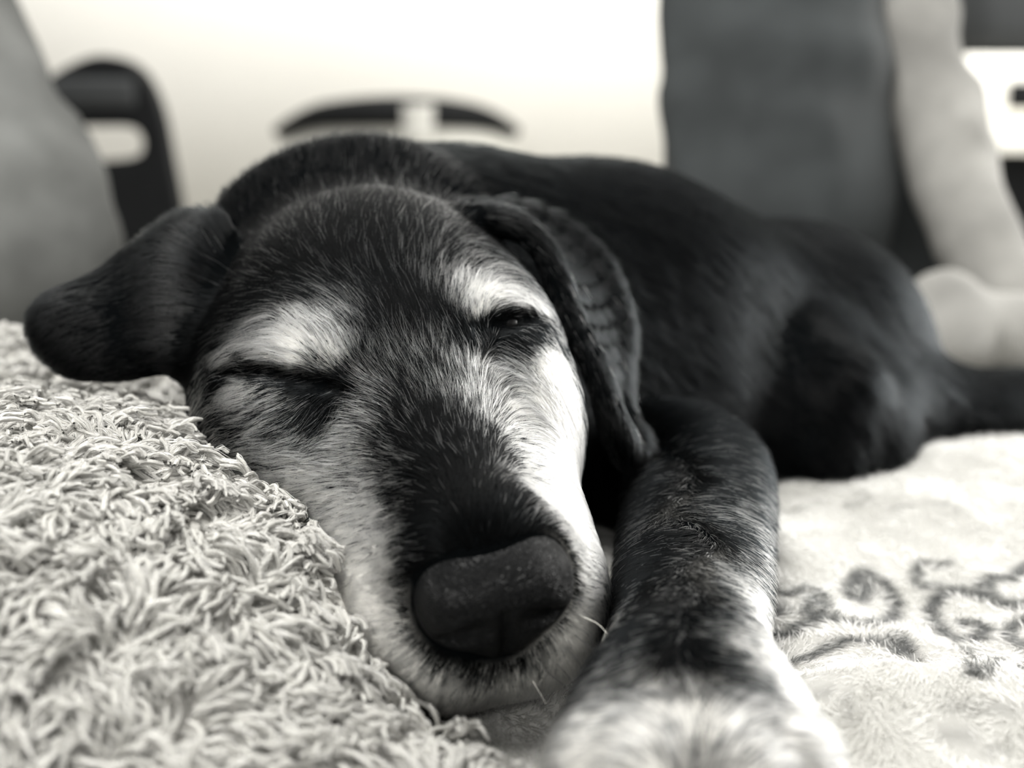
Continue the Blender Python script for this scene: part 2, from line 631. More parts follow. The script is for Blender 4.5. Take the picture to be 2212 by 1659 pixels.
# ---- coat pattern and lie of the hair: (px, py, share of white hair, hair direction x, y, length mm)
CP = [
    (780, 392, .15, 0, -1, 12), (650, 430, .09, -.4, -.9, 12), (900, 420, .16, .25, -.95, 12), (1000, 480, .22, .5, -.85, 11),
    (780, 520, .11, -.05, -1, 14), (620, 560, .15, -.75, -.65, 14), (900, 560, .18, .1, -1, 14), (1000, 570, .28, .5, -.85, 13),
    (1070, 555, .23, .85, -.5, 12), (1125, 595, .30, .95, -.2, 11), (480, 600, .10, -.9, -.4, 13), (410, 660, .04, -.9, -.3, 12),
    (470, 500, .03, -.7, -.6, 12), (880, 680, .08, -.25, -.97, 13), (800, 640, .15, -.5, -.85, 14), (950, 690, .18, -.05, -1, 12),
    (700, 640, .15, -.7, -.7, 14), (560, 650, .12, -.9, -.35, 14), (720, 470, .09, -.2, -1, 13),
    (670, 715, .93, -.7, -.7, 10), (600, 755, .97, -1, -.1, 10), (715, 760, .85, -.4, -.9, 9), (550, 715, .72, -1, 0, 12),
    (500, 765, .72, -1, .25, 12), (740, 690, .62, -.6, -.8, 11), (640, 775, .92, -.8, -.2, 8), (430, 720, .03, -1, .05, 12),
    (1022, 620, .97, .3, -.95, 9), (1005, 655, .92, .2, -1, 9), (1090, 635, .85, 1, -.1, 9), (1150, 645, .85, 1, .1, 8),
    (960, 625, .55, .1, -1, 11), (1045, 580, .55, .6, -.8, 11), (1030, 670, .7, .3, -.9, 6),
    (560, 805, .03, -1, .1, 5), (650, 818, .02, -.8, .3, 4), (722, 835, .03, -.5, .3, 4), (480, 808, .12, -1, .1, 6), (600, 790, .30, -1, 0, 5),
    (755, 830, .10, -.5, -.5, 6),
    (520, 850, .90, -1, .1, 9), (600, 868, .62, -.8, .5, 9), (680, 880, .25, -.4, .9, 9), (620, 920, .35, -.8, .6, 10), (440, 835, .30, -1, .2, 9),
    (500, 915, .28, -1, .1, 10), (735, 865, .12, -.1, 1, 8), (560, 965, .60, -1, .05, 10), (640, 960, .66, -.95, .1, 10), (700, 925, .22, -.4, .9, 9),
    (1075, 700, .0, .6, -.2, 3), (1115, 692, .0, .9, 0, 3), (1165, 690, .12, 1, 0, 4), (1045, 725, .05, -.3, -.5, 4), (1015, 742, .08, -.5, -.8, 5),
    (1100, 738, .12, .8, .5, 6), (1135, 745, .25, .8, .5, 6), (1080, 790, .5, .8, .6, 7), (1170, 765, .95, .3, 1, 6), (1180, 850, .94, .3, 1, 6), (1205, 950, .93, .4, .9, 6),
    (1140, 840, .78, .6, .7, 6), (1000, 1500, .9, -.1, 1, 7), (1100, 1505, .9, .1, 1, 7),
    (850, 780, .35, -.35, -.95, 11), (930, 800, .28, -.1, -1, 10), (1000, 800, .50, .15, -1, 9), (820, 860, .48, -.8, -.4, 10), (780, 900, .62, -1, -.1, 9),
    (900, 870, .28, -.4, -.9, 10), (1000, 860, .48, .2, -.95, 9), (1070, 830, .72, .5, -.8, 8), (1080, 900, .50, .6, -.7, 8), (1135, 920, .85, .8, -.3, 7),
    (940, 920, .08, -.1, -1, 8), (870, 945, .20, -.7, -.6, 9), (1020, 950, .10, .1, -1, 8), (1090, 985, .22, .6, -.7, 8), (1155, 1000, .90, .8, -.3, 7),
    (1000, 1050, .02, 0, -1, 6), (900, 1035, .08, -.8, -.3, 8), (1100, 1080, .06, .4, -.8, 6), (1180, 1075, .85, .8, -.3, 6),
    (1050, 1120, .015, 0, -1, 5), (930, 1120, .05, -.9, -.1, 7), (1165, 1150, .30, .7, -.4, 5), (1235, 1120, .94, .8, -.1, 5),
    (700, 985, .72, -1, .05, 8), (765, 1030, .58, -1, -.1, 8), (620, 1020, .74, -1, .15, 8), (700, 1080, .80, -1, .05, 7), (810, 1100, .72, -1, 0, 7),
    (850, 1185, .62, -1, -.05, 6), (730, 1180, .96, -1, .1, 6), (800, 1250, .96, -1, 0, 5), (880, 1285, .55, -.9, -.1, 5), (850, 1350, .96, -.9, .2, 5),
    (905, 1430, .85, -.6, .6, 5), (900, 1460, .95, -.5, .8, 6), (980, 1470, .85, -.2, 1, 7), (1080, 1485, .85, 0, 1, 8), (1180, 1470, .92, .2, 1, 8),
    (1240, 1390, 1, .6, .8, 6), (1265, 1300, .95, 1, .2, 5), (1258, 1200, .94, 1, -.1, 5), (905, 1180, .10, -.9, 0, 5), (895, 1240, .12, -.9, 0, 5),
    (1200, 1400, .85, .5, .9, 5),
    # the lid lines, black
    (500, 803, 0, -1, .05, 3), (535, 802, 0, -1, 0, 3), (590, 806, 0, -1, .1, 3), (620, 811, 0, -1, .2, 3), (680, 826, 0, -1, .3, 3), (705, 842, .02, -.6, .5, 3),
    (660, 842, .03, -.7, .6, 4), (620, 832, .06, -.8, .5, 4), (575, 825, .25, -.9, .3, 5), (735, 815, .1, -.5, -.4, 5), (690, 800, .25, -.7, -.3, 5), (540, 785, .4, -1, 0, 7),
    (1062, 690, 0, .5, -.5, 2.5), (1090, 680, .02, .8, -.3, 3), (1090, 712, .02, .7, .4, 3), (1128, 678, .03, 1, 0, 3), (1148, 684, 0, 1, 0, 2.5), (1130, 712, .05, .9, .3, 4), (1160, 712, .1, .9, .4, 4),
    (1172, 672, .35, 1, 0, 4), (1110, 655, .7, 1, -.1, 7), (1065, 650, .8, .7, -.6, 7), (1030, 712, .15, -.1, -.8, 5),
    # dark fringe round the nose
    (900, 1305, .10, -.9, .2, 4.5), (918, 1360, .10, -.8, .5, 4.5), (955, 1405, .12, -.6, .8, 4.5), (1010, 1432, .2, -.3, 1, 4.5), (1075, 1440, .25, 0, 1, 5), (1140, 1425, .4, .3, 1, 5),
    (850, 1300, .85, -.9, .1, 5), (880, 1400, .92, -.7, .6, 5), (960, 1462, .9, -.3, 1, 6), (1040, 1475, .88, 0, 1, 7), (1130, 1468, .9, .2, 1, 7),
    # neck, ears, trunk: black
    (1035, 428, .10, .7, -.3, 8), (1000, 425, .08, .5, -.6, 8), (965, 405, .10, .4, -.8, 10),
    (500, 420, 0, -.7, -.7, 12), (620, 345, .02, -.3, -.9, 12), (800, 325, .03, .1, -1, 12), (930, 360, .05, .6, -.8, 12), (1000, 400, .06, .7, -.7, 9),
    (1080, 455, .11, .8, .4, 7), (1180, 560, .14, .5, .8, 7), (1230, 700, .16, .4, .9, 7), (1300, 850, .16, .3, 1, 7), (1340, 940, .28, .3, 1, 7),  # ear rim sheen painted in as a few white hairs
    (1150, 450, .03, .8, .5, 8), (1300, 640, .03, .4, .9, 8), (1340, 760, .03, 0, 1, 8),
    (250, 660, 0, -.9, .4, 8), (130, 710, 0, -.8, .5, 8), (350, 600, 0, -.9, .4, 9), (300, 760, 0, -.9, .2, 8),
    (1200, 420, 0, .8, -.1, 16), (1400, 600, 0, .8, .5, 16), (1700, 800, 0, .6, .8, 16), (1300, 1050, 0, 0, 1, 14), (1900, 800, 0, .6, .8, 16),
    # foreleg and paw
    (1480, 905, .05, .6, .5, 14), (1600, 1000, .18, .7, .7, 14), (1400, 1050, .02, -.3, 1, 12), (1630, 1150, .4, .4, .9, 12), (1450, 1180, .02, -.2, 1, 12),
    (1360, 1260, .04, -.5, .9, 8), (1450, 1260, .06, .1, 1, 8), (1560, 1260, .45, .55, .75, 8), (1630, 1300, .90, .7, .6, 8), (1420, 1340, .10, -.1, 1, 8),
    (1530, 1340, .18, .4, .8, 8), (1370, 1400, .30, -.5, .8, 9), (1470, 1420, .06, .1, 1, 9), (1560, 1420, .18, .6, .6, 9), (1640, 1400, .85, .7, .6, 8),
    (1340, 1470, .45, -.8, .5, 10), (1480, 1470, .30, 0, 1, 8), (1600, 1480, .35, .7, .3, 9), (1480, 1520, .82, -.1, -1, 12), (1380, 1540, .8, -.7, -.5, 12),
    (1590, 1540, .78, .7, -.5, 12), (1300, 1600, .85, -1, 0, 12), (1680, 1590, .85, 1, -.1, 12), (1500, 1625, .25, 0, -.8, 10), (1430, 1600, .9, -.6, -.6, 12), (1570, 1610, .8, .6, -.6, 12),
]
cp_pos, cp_dir, cp_w, cp_len = [], [], [], []
hit = sdf.trace([c[:2] for c in CP])
for q, (px, py, w, dx, dy, ln) in zip(hit, CP):
    if np.isnan(q).any():
        continue
    cp_pos.append(q)
    cp_dir.append(dx * VX - dy * VU)
    cp_w.append(w)
    cp_len.append(ln * 0.001)
cp_pos, cp_dir = np.array(cp_pos), np.array(cp_dir)
cp_w, cp_len = np.array(cp_w), np.array(cp_len)
cp_nrm = sdf.grad(cp_pos)
cp_dir = unit(cp_dir - cp_nrm * (cp_dir * cp_nrm).sum(1, keepdims=True))
# local spacing of the control points sets how far each one reaches
dd_ = np.linalg.norm(cp_pos[:, None] - cp_pos[None], axis=2) + np.eye(len(cp_pos))
cp_sig = np.sort(dd_, axis=1)[:, :3].mean(1) * 0.50


def field(p):
    w_out, l_out, d_out = [], [], []
    for i in range(0, len(p), 20000):
        q = (p[i:i + 20000] - S0).astype(np.float32)
        c_ = (cp_pos - S0).astype(np.float32)
        D = np.maximum((q * q).sum(1)[:, None] + (c_ * c_).sum(1)[None] - 2 * q @ c_.T, 0)
        K = np.exp(D * (-0.5 / cp_sig ** 2).astype(np.float32)) + np.float32(1e-6) * np.exp(np.sqrt(D) * np.float32(-33.0)) + np.float32(1e-14)
        K /= K.sum(1, keepdims=True)
        w_out.append(K @ cp_w)
        l_out.append(K @ cp_len)
        d_out.append(K @ cp_dir)
    return np.concatenate(w_out), np.concatenate(l_out), np.concatenate(d_out)


BLACK = np.array([0.0016, 0.0019, 0.0021])
WHITE = np.array([0.88, 0.865, 0.80])
vw, vl, vd = field(DV)
skin = BLACK * 1.0 + (np.array([0.62, 0.607, 0.57]) - BLACK) * (np.clip((vw - 0.25) / 0.75, 0, 1) ** 1.3)[:, None]

near_nose = np.clip(1 - (nose_sdf(DV) - 0.0005) / 0.0035, 0, 1)      # bare dark skin round the nose
skin = skin + (BLACK - skin) * near_nose[:, None]

dog = bpy.data.objects.new('dog', None)
COL.objects.link(dog)
dog.location = (0.05, 0.55, 0)
dog['label'] = 'sleeping black dog with white-grey face resting its chin on the fleece'
dog['category'] = 'dog'
INV = Matrix.Translation((-0.05, -0.55, 0))


def on_dog(o):
    o.matrix_parent_inverse = INV
    return o


M_SKIN = mat_attr('dog_skin', 'coat', 0.8, 0.0, bump=0.3, scale=900)
me = raw_mesh('body', DV, DQ)
set_col(me, 'coat', skin)
on_dog(link('body', me, M_SKIN, dog))
DN = np.empty(len(DV) * 3, np.float32)
me.vertices.foreach_get('normal', DN)
DN = DN.reshape(-1, 3).astype(float)


def mat_nose():
    m, nt, b = mat_new('nose_leather')
    b.inputs['Base Color'].default_value = (0.0022, 0.0024, 0.0026, 1)
    b.inputs['Roughness'].default_value = 0.40
    b.inputs['Specular IOR Level'].default_value = 0.12
    tc = nt.nodes.new('ShaderNodeTexCoord')
    v = nt.nodes.new('ShaderNodeTexVoronoi')
    v.feature = 'DISTANCE_TO_EDGE'
    v.inputs['Scale'].default_value = 1300
    nt.links.new(tc.outputs['Object'], v.inputs['Vector'])
    mp = nt.nodes.new('ShaderNodeMapRange')
    mp.inputs['From Max'].default_value = 0.25
    nt.links.new(v.outputs['Distance'], mp.inputs['Value'])
    bp = nt.nodes.new('ShaderNodeBump')
    bp.inputs['Strength'].default_value = 0.55
    bp.inputs['Distance'].default_value = 0.0006
    nt.links.new(mp.outputs['Result'], bp.inputs['Height'])
    nt.links.new(bp.outputs['Normal'], b.inputs['Normal'])
    return m


on_dog(link('nose', raw_mesh('nose', NV, NQ), mat_nose(), dog, label='matt black pebbled nose'))

# ---- the coat
def mat_hair(name, rough, radial, coat_=0.0, ior=1.27):
    m = bpy.data.materials.new(name)
    m.use_nodes = True
    nt = m.node_tree
    nt.nodes.remove(nt.nodes['Principled BSDF'])
    h = nt.nodes.new('ShaderNodeBsdfHairPrincipled')
    h.model = 'CHIANG'
    h.parametrization = 'COLOR'
    at = nt.nodes.new('ShaderNodeAttribute')
    at.attribute_name = 'strand'
    nt.links.new(at.outputs['Color'], h.inputs['Color'])
    h.inputs['Roughness'].default_value = rough
    h.inputs['Radial Roughness'].default_value = radial
    h.inputs['Coat'].default_value = coat_
    h.inputs['IOR'].default_value = ior
    nt.links.new(h.outputs[0], nt.nodes['Material Output'].inputs['Surface'])
    return m


M_HAIR = mat_hair('dog_hair', 0.35, 0.5, ior=1.10)
M_EARS = mat_hair('ear_hair', 0.20, 0.35, ior=1.28)
M_GLOSS = mat_hair('glossy_dog_hair', 0.17, 0.35, ior=1.15)
n_curl = [Noise(0.012, 8, 1), Noise(0.012, 8, 2), Noise(0.012, 8, 3)]
n_patch = Noise(0.010, 10, 4)
n_patch2 = Noise(0.004, 10, 5)

head_part = SDF(head)
leg_part = SDF(leg)
ear_part = SDF(ear_r + ear_l)
is_leg = leg_part(DV) < 0.0025
is_ear = (ear_part(DV) < 0.0025) & ~is_leg
is_head = (head_part(DV) < 0.004) & ~is_leg & ~is_ear
is_body = ~(is_leg | is_ear | is_head)
facing = ((CAMC - DV) * DN).sum(1) / np.linalg.norm(CAMC - DV, axis=1)
w_face = np.where(facing > -0.15, 1.0, np.where(facing > -0.5, 0.35, 0.05))
w_face *= (DV[:, 2] > -0.01)


def coat(name, mask, n, rad, wide=1.0, lift=0.11, project=None, K=5, label=None, lscale=1.0, mat=None):
    tri, w = scatter(DV, DQ, n, mask * w_face)
    p = interp(DV, tri, w)
    nr = unit(interp(DN, tri, w))
    keep = nose_sdf.near(p, reach=0.02) > 0.0008
    p, nr = p[keep], nr[keep]
    ww, ll, dd = field(p)
    ww = ww * np.clip((nose_sdf.near(p, reach=0.02) - 0.0008) / 0.0022, 0.1, 1)
    ww = np.where(np.isfinite(ww), ww, 0)
    n = len(p)
    dd = dd + 0.09 * np.stack([f(p) for f in n_curl], 1) * np.linalg.norm(dd, axis=1, keepdims=True) + 0.07 * rng.normal(size=(n, 3)) * np.linalg.norm(dd, axis=1, keepdims=True)
    t = unit(dd - nr * (dd * nr).sum(1, keepdims=True))
    Ln = ll * rng.uniform(0.65, 1.15, n) * lscale
    lf = lift * rng.uniform(0.5, 1.6, n)
    side = np.cross(nr, t)
    bend = rng.normal(0, 0.06, n)
    pts = np.empty((n, K, 3))
    for i in range(K):
        s = i / (K - 1)
        h = lf * Ln * (1.25 * s - 0.45 * s * s)
        q = p + t * (Ln * s)[:, None] + side * (bend * Ln * s * s)[:, None]
        if project is not None and i > 0:
            d = project.near(q)
            d = np.clip(d, -0.012, 0.012)
            q = q + nr * (h - d)[:, None]
        else:
            q = q + nr * (h - 0.0004)[:, None]
        pts[:, i] = q
    prof = np.array([1.0, 1.0, 0.9, 0.65, 0.25])[:K] if K == 5 else np.linspace(1, 0.25, K)
    radii = rad * rng.uniform(0.75, 1.2, n)[:, None] * prof[None]
    we = np.clip(ww * (1 + 0.25 * (1 - ww) * n_patch(p)), 0, 1)
    we = we * wide
    we = np.clip(we + np.where(we < 0.5, 1.0, 0.25) * we * (1 - we) * (2 * we - 1), 0, 1) * np.where(we < 0.45, 0.8, 1.0)
    white = rng.random(n) < we
    tone = np.where(white, rng.uniform(0.8, 1.06, n), rng.uniform(0.3, 2.4, n))
    rgb = np.minimum(np.where(white[:, None], WHITE, BLACK) * tone[:, None], 0.92)
    radii *= np.where(white, np.where(ww < 0.5, 0.95, 1.15), 1.0)[:, None]
    pts[:, 1:] += nr[:, None] * (white * rng.uniform(0, 0.0006, n))[:, None, None]
    hide = nose_sdf.near(pts[:, -1], reach=0.03) < 0.0
    pts, radii, rgb = pts[~hide], radii[~hide], rgb[~hide]
    return on_dog(hair_object(name, pts, radii, rgb, mat or M_HAIR, dog, label))


coat('head_coat', is_head, 260000, 0.000072, project=sdf, label='black face hair frosted white over brows, cheeks and muzzle')
coat('ear_coat', is_ear, 30000, 0.00008, lift=0.10, mat=M_EARS, wide=0.5, label='short black ear hair')
coat('foreleg_coat', is_leg, 70000, 0.000085, lift=0.25, lscale=0.72, label='dark wrist and pale paw hair')
coat('body_coat', is_body, 60000, 0.00014, lift=0.12, K=4, mat=M_GLOSS, label='glossy black body hair')

# whiskers
M_WHISK_D = mat_plain('dark_whisker', (0.02, 0.02, 0.02), 0.4)
M_WHISK_W = mat_plain('white_whisker', (0.8, 0.78, 0.72), 0.4)


def tube(pts, rad, sides=6):
    pts = np.asarray(pts, float)
    rad = np.broadcast_to(np.asarray(rad, float), (len(pts),))
    tg = unit(np.gradient(pts, axis=0))
    ref = np.array([0.31, 0.22, 0.92])
    V = []
    for q, t, r in zip(pts, tg, rad):
        a = unit(np.cross(t, ref))
        b = np.cross(t, a)
        ang = np.arange(sides) / sides * 2 * math.pi
        V.append(q + r * (np.cos(ang)[:, None] * a + np.sin(ang)[:, None] * b))
    V = np.concatenate(V)
    F = []
    n = len(pts)
    for i in range(n - 1):
        for j in range(sides):
            F.append((i * sides + j, i * sides + (j + 1) % sides, (i + 1) * sides + (j + 1) % sides, (i + 1) * sides + j))
    return V, np.array(F)


whisk = [  # root, middle, tip pixels, depth change toward the tip, colour
    ((1255, 1330), (1300, 1355), (1342, 1418), -0.004, 1), ((1225, 1400), (1255, 1440), (1265, 1490), -0.006, 0),
    ((1180, 1450), (1225, 1490), (1232, 1540), -0.008, 0), ((1210, 1340), (1270, 1370), (1290, 1420), -0.006, 0),
    ((1150, 1470), (1165, 1495), (1180, 1520), -0.006, 1), ((1240, 1370), (1290, 1415), (1305, 1480), -0.006, 0),
    ((805, 1195), (765, 1230), (750, 1290), -0.008, 0), ((1200, 1430), (1240, 1480), (1245, 1530), -0.006, 0),
]
roots = sdf.trace([w_[0] for w_ in whisk])
for (a, m, e, dz, wt), q in zip(whisk, roots):
    d0 = float((q - CAMC) @ VF)
    pp = spline([q, P(*m, d0 + dz * 0.6), P(*e, d0 + dz)], np.linspace(0, 1, 9))
    V, F = tube(pp, np.linspace(0.00011, 0.00004, 9), 5)
    on_dog(link('whisker', raw_mesh('whisker', V, F), M_WHISK_W if wt else M_WHISK_D, dog))

# the dark ball of the half-open eye
M_EYE = mat_plain('dark_wet_eye', (0.003, 0.003, 0.003), 0.35, 0.1)
ec = lid_r[1] * 0.55 + lid_r[2] * 0.45
ev, eq = surface_net(SDF([Ell(ec - 0.0006 * u_ + 0.0064 * unit(ec - CAMC), (0.0050, 0.0036, 0.0026), HR)]), *[np.arange(ec[i] - 0.008, ec[i] + 0.008, 0.0008) for i in range(3)])
on_dog(link('eye', raw_mesh('eye', ev, eq), M_EYE, dog, label='dark ball of the half-open eye'))

# ------------------------------------------------------------------ bed and blanket
M_MATT = mat_plain('mattress_ticking', (0.45, 0.44, 0.41), 0.85, 0.2, noise=0.06, scale=30)
M_BASE = mat_plain('bed_base_wood', (0.08, 0.075, 0.07), 0.6, 0.3, noise=0.2, scale=12)
bed = bpy.data.objects.new('bed', None)
COL.objects.link(bed)
bed.location = (0.1, 0.75, FLOOR_Z)
bed['label'] = 'bed under the pale fleece blanket that the dog lies on'
bed['category'] = 'bed'
binv = Matrix.Translation((-0.1, -0.75, -FLOOR_Z))
for nm, me_, mt in (('mattress', box_mesh('mattress', [((0.1, 0.575, -0.13), (1.9, 1.35, 0.19), 0)], 0.04, 4), M_MATT),
                    ('base', box_mesh('base', [((0.1, 0.575, -0.285), (1.86, 1.31, 0.12), 0)], 0.01), M_BASE)):
    o = link(nm, me_, mt, bed)
    o.matrix_parent_inverse = binv
leg_me = box_mesh('leg', [((0, 0, 0), (0.07, 0.07, 0.115), 0)], 0.006)
leg_me.materials.append(M_BASE)
for x in (-0.77, 0.97):
    for y in (0.0, 1.15):
        o = bpy.data.objects.new('leg', leg_me)
        COL.objects.link(o)
        o.location = (x, y, FLOOR_Z + 0.0575)
        o.parent = bed
        o.matrix_parent_inverse = binv

n_b1, n_b2, n_b3 = Noise(0.30, 8, 11), Noise(0.09, 8, 12), Noise(0.03, 8, 13)


def blanket_z(x, y):
    p = np.stack([x, y, 0 * x], 1)
    z = 0.000 + 0.003 * n_b1(p) + 0.0014 * n_b2(p)
    fold_ = np.exp(-((y - 0.352 - 0.10 * (x - 0.12)) / 0.030) ** 2) * 0.020 / (1 + np.exp(-(x - 0.075) / 0.012))
    front = 0.012 / (1 + np.exp((y - 0.33) / 0.02)) / (1 + np.exp(-(x - 0.07) / 0.02))
    far = 0.016 * np.exp(-((y - 0.62) / 0.10) ** 2) / (1 + np.exp(-(x - 0.16) / 0.04))
    return z + fold_ + front + far


bxs = axis_grid([(-0.86, -0.1, 0.02), (-0.1, 0.45, 0.004), (0.45, 1.06, 0.02)])
bys = axis_grid([(-0.1, 0.18, 0.02), (0.18, 0.75, 0.005), (0.75, 1.25, 0.02)])
BX, BY = np.meshgrid(bxs, bys, indexing='ij')
top = np.stack([BX.ravel(), BY.ravel(), blanket_z(BX.ravel(), BY.ravel())], 1)
bot = top.copy()
bot[:, 2] = -0.032
nb = len(top)
ids = np.arange(nb).reshape(BX.shape)
q_top = np.stack([ids[:-1, :-1].ravel(), ids[1:, :-1].ravel(), ids[1:, 1:].ravel(), ids[:-1, 1:].ravel()], 1)
q_bot = q_top[:, ::-1] + nb
ring = np.concatenate([ids[:, 0], ids[-1, 1:], ids[-2::-1, -1], ids[0, -2:0:-1]])
rn = np.roll(ring, -1)
q_side = np.stack([rn, ring, ring + nb, rn + nb], 1)
BV = np.concatenate([top, bot])
BQ = np.concatenate([q_top, q_bot, q_side])


# printed scrolls: polylines on the cloth (set out from points seen on it)
def on_cloth(px, py):
    t = 0.3
    r = ray(px, py)
    for _ in range(40):
        q = CAMC + t * r
        g = q[2] - float(blanket_z(np.array([q[0]]), np.array([q[1]]))[0])
        t += g / max(-r[2], 0.05) * 0.8
    return (CAMC + t * r)[:2]


SCROLL = [
    ([(1668, 1270), (1700, 1285), (1745, 1268), (1770, 1285), (1778, 1315), (1760, 1335), (1742, 1318), (1752, 1290)], 9),
    ([(1660, 1325), (1690, 1320), (1672, 1300)], 8),
    ([(1660, 1378), (1705, 1368), (1750, 1345), (1800, 1335), (1860, 1345), (1915, 1342), (1932, 1310), (1915, 1270), (1880, 1238), (1850, 1245), (1835, 1275), (1850, 1298), (1872, 1285), (1868, 1262), (1852, 1262)], 9),
    ([(1672, 1440), (1720, 1432), (1770, 1408), (1815, 1388), (1860, 1382), (1905, 1392), (1960, 1415), (1975, 1430), (1952, 1402), (1900, 1378)], 8),
    ([(1935, 1372), (1960, 1395), (1945, 1415)], 10),
    ([(2060, 1215), (2020, 1222), (1990, 1215), (1980, 1245), (1995, 1268), (2020, 1262)], 6),
    ([(2145, 1300), (2110, 1285), (2060, 1275), (2025, 1295), (2008, 1330), (2030, 1360), (2070, 1380), (2110, 1378), (2120, 1355), (2095, 1342), (2075, 1352)], 10),
    ([(2212, 1220), (2190, 1250), (2150, 1245), (2125, 1262), (2150, 1300), (2200, 1310), (2240, 1300)], 9),
    ([(2080, 1400), (2110, 1425), (2100, 1445), (2140, 1445), (2170, 1425), (2205, 1445), (2250, 1430)], 8),
    ([(2240, 1340), (2190, 1350), (2180, 1380), (2215, 1395), (2240, 1380)], 9),
    ([(1690, 1110), (1760, 1092), (1840, 1090), (1880, 1075), (1850, 1065)], 4),
    ([(1930, 1100), (1990, 1085), (2050, 1090), (2100, 1110)], 4),
    ([(1290, 1260), (1310, 1280), (1285, 1300)], 7), ([(1300, 1310), (1285, 1340), (1310, 1350)], 7),
    ([(1740, 1500), (1790, 1495), (1830, 1520), (1850, 1555), (1820, 1540)], 8), ([(2050, 1520), (2110, 1530), (2150, 1520), (2200, 1550)], 8),
    ([(2040, 1590), (2100, 1600), (2140, 1620), (2190, 1610)], 8),
]
seg_a, seg_b, seg_r, seg_f = [], [], [], []
for poly, wpx in SCROLL:
    pw = spline([on_cloth(*q) for q in poly], np.linspace(0, 1, len(poly) * 4))
    depth = np.linalg.norm(pw.mean(0)) + 0.04
    for i in range(len(pw) - 1):
        seg_a.append(pw[i])
        seg_b.append(pw[i + 1])
        seg_r.append(1.45 * wpx * depth / F_PX * (0.75 + 0.5 * math.sin(i * 0.9) ** 2))
        seg_f.append(0.30 if poly[0][1] > 1480 else (0.45 if poly[0][1] < 1150 else 1.0))
seg_a, seg_b, seg_r, seg_f = map(np.array, (seg_a, seg_b, seg_r, seg_f))


def print_amount(xy):
    out = np.zeros(len(xy))
    box = (xy[:, 0] > seg_a[:, 0].min() - 0.01) & (xy[:, 0] < seg_a[:, 0].max() + 0.01) & (xy[:, 1] > seg_a[:, 1].min() - 0.01) & (xy[:, 1] < seg_a[:, 1].max() + 0.01)
    idx = np.nonzero(box)[0]
    for i in range(0, len(idx), 8000):
        q = xy[idx[i:i + 8000]].astype(np.float32)
        ba = (seg_b - seg_a).astype(np.float32)
        pa = q[:, None] - seg_a[None].astype(np.float32)
        h = np.clip((pa * ba).sum(2) / ((ba * ba).sum(1) + 1e-12), 0, 1)
        d = np.linalg.norm(pa - h[..., None] * ba, axis=2) / seg_r
        out[idx[i:i + 8000]] = (np.clip(1.6 - d, 0, 1) * seg_f).max(1)
    return out


CREAM = np.array([0.30, 0.296, 0.279])
INK = np.array([0.012, 0.013, 0.013])
pb = print_amount(BV[:, :2])
blanket_me = raw_mesh('fleece_blanket', BV, BQ)
set_col(blanket_me, 'cloth', CREAM * 0.9 + (INK - CREAM * 0.9) * pb[:, None])
M_CLOTH = mat_attr('fleece_cloth', 'cloth', 0.9, 0.1, bump=0.4, scale=400, sheen=0.3)
M_PILE = mat_hair('fleece_pile', 0.6, 0.8)
blanket = link('fleece_blanket', blanket_me, M_CLOTH, None, 'cream fleece blanket with dark scroll print spread under the dog', 'blanket')
tri, w = scatter(BV, q_top, 130000, ((BV[:, 0] > -0.12) & (BV[:, 0] < 0.44) & (BV[:, 1] > 0.2) & (BV[:, 1] < 0.74)) * (1 / (0.1 + (BV[:, 1] - 0.15) ** 1 + 0.001).clip(0.1)))
p = interp(BV, tri, w)
m = p[:, 2] > -0.02
p = p[m]
n = len(p)
nx_, ny_ = Noise(0.035, 8, 21), Noise(0.035, 8, 22)
t = np.stack([nx_(p) * 0.8 + 0.35 * rng.normal(size=n), ny_(p) * 0.8 - 0.3 + 0.35 * rng.normal(size=n), np.full(n, 0.75)], 1)
t = unit(t)
ln = rng.uniform(0.0030, 0.0060, n)
ppts = np.stack([p + t * (ln * s)[:, None] - np.array([0, 0, 1]) * (ln * 0.35 * s * s)[:, None] for s in (0, 0.35, 0.7, 1.0)], 1)
pr = 0.00016 * np.array([1, 1, 0.8, 0.35])[None] * rng.uniform(0.7, 1.2, n)[:, None]
pa_ = print_amount(p[:, :2])
rgb = CREAM + (INK - CREAM) * (pa_ * rng.uniform(0.85, 1, n))[:, None]
hair_object('pile', ppts, pr, rgb * rng.uniform(0.85, 1.05, n)[:, None], M_PILE, blanket)

# ------------------------------------------------------------------ sherpa pillow
pil = Flat(SDF([
    Ell((-0.213, 0.405, -0.005), (0.20, 0.165, 0.090), None, 0.03),
    Ell((-0.36, 0.60, 0.0), (0.27, 0.10, 0.084), None, 0.02),
    Ell((-0.070, 0.285, 0.0), (0.085, 0.055, 0.021), None, 0.03),
    Cap(L(0, -0.10, -0.085), L(0, -0.03, -0.072), 0.062, 0.045, 0.012, True),
    Cap(L(0, -0.03, -0.062), L(0, 0.075, -0.05), 0.042, 0.036, 0.012, True),
]), 0.008)
gpx = np.arange(-0.64, 0.04, 0.0055)
gpy = np.arange(0.17, 0.74, 0.0055)
gpz = np.arange(-0.03, 0.12, 0.005)
PV, PQ = surface_net(pil, gpx, gpy, gpz)
M_SHERPA = mat_plain('sherpa_backing', (0.34, 0.333, 0.312), 0.9, 0.1, noise=0.1, scale=300, bump=0.4)
M_CURL = mat_attr('sherpa_wool', 'wool', 0.85, 0.15, bump=0.5, scale=1800, sheen=0.2)
pme = raw_mesh('sherpa_pillow', PV, PQ)
pillow = link('sherpa_pillow', pme, M_SHERPA, None, 'cream curly sherpa pillow under the dog\'s jaw', 'pillow')
PN = np.empty(len(PV) * 3, np.float32)
pme.vertices.foreach_get('normal', PN)
PN = PN.reshape(-1, 3).astype(float)
pf = ((CAMC - PV) * PN).sum(1) / np.linalg.norm(CAMC - PV, axis=1)
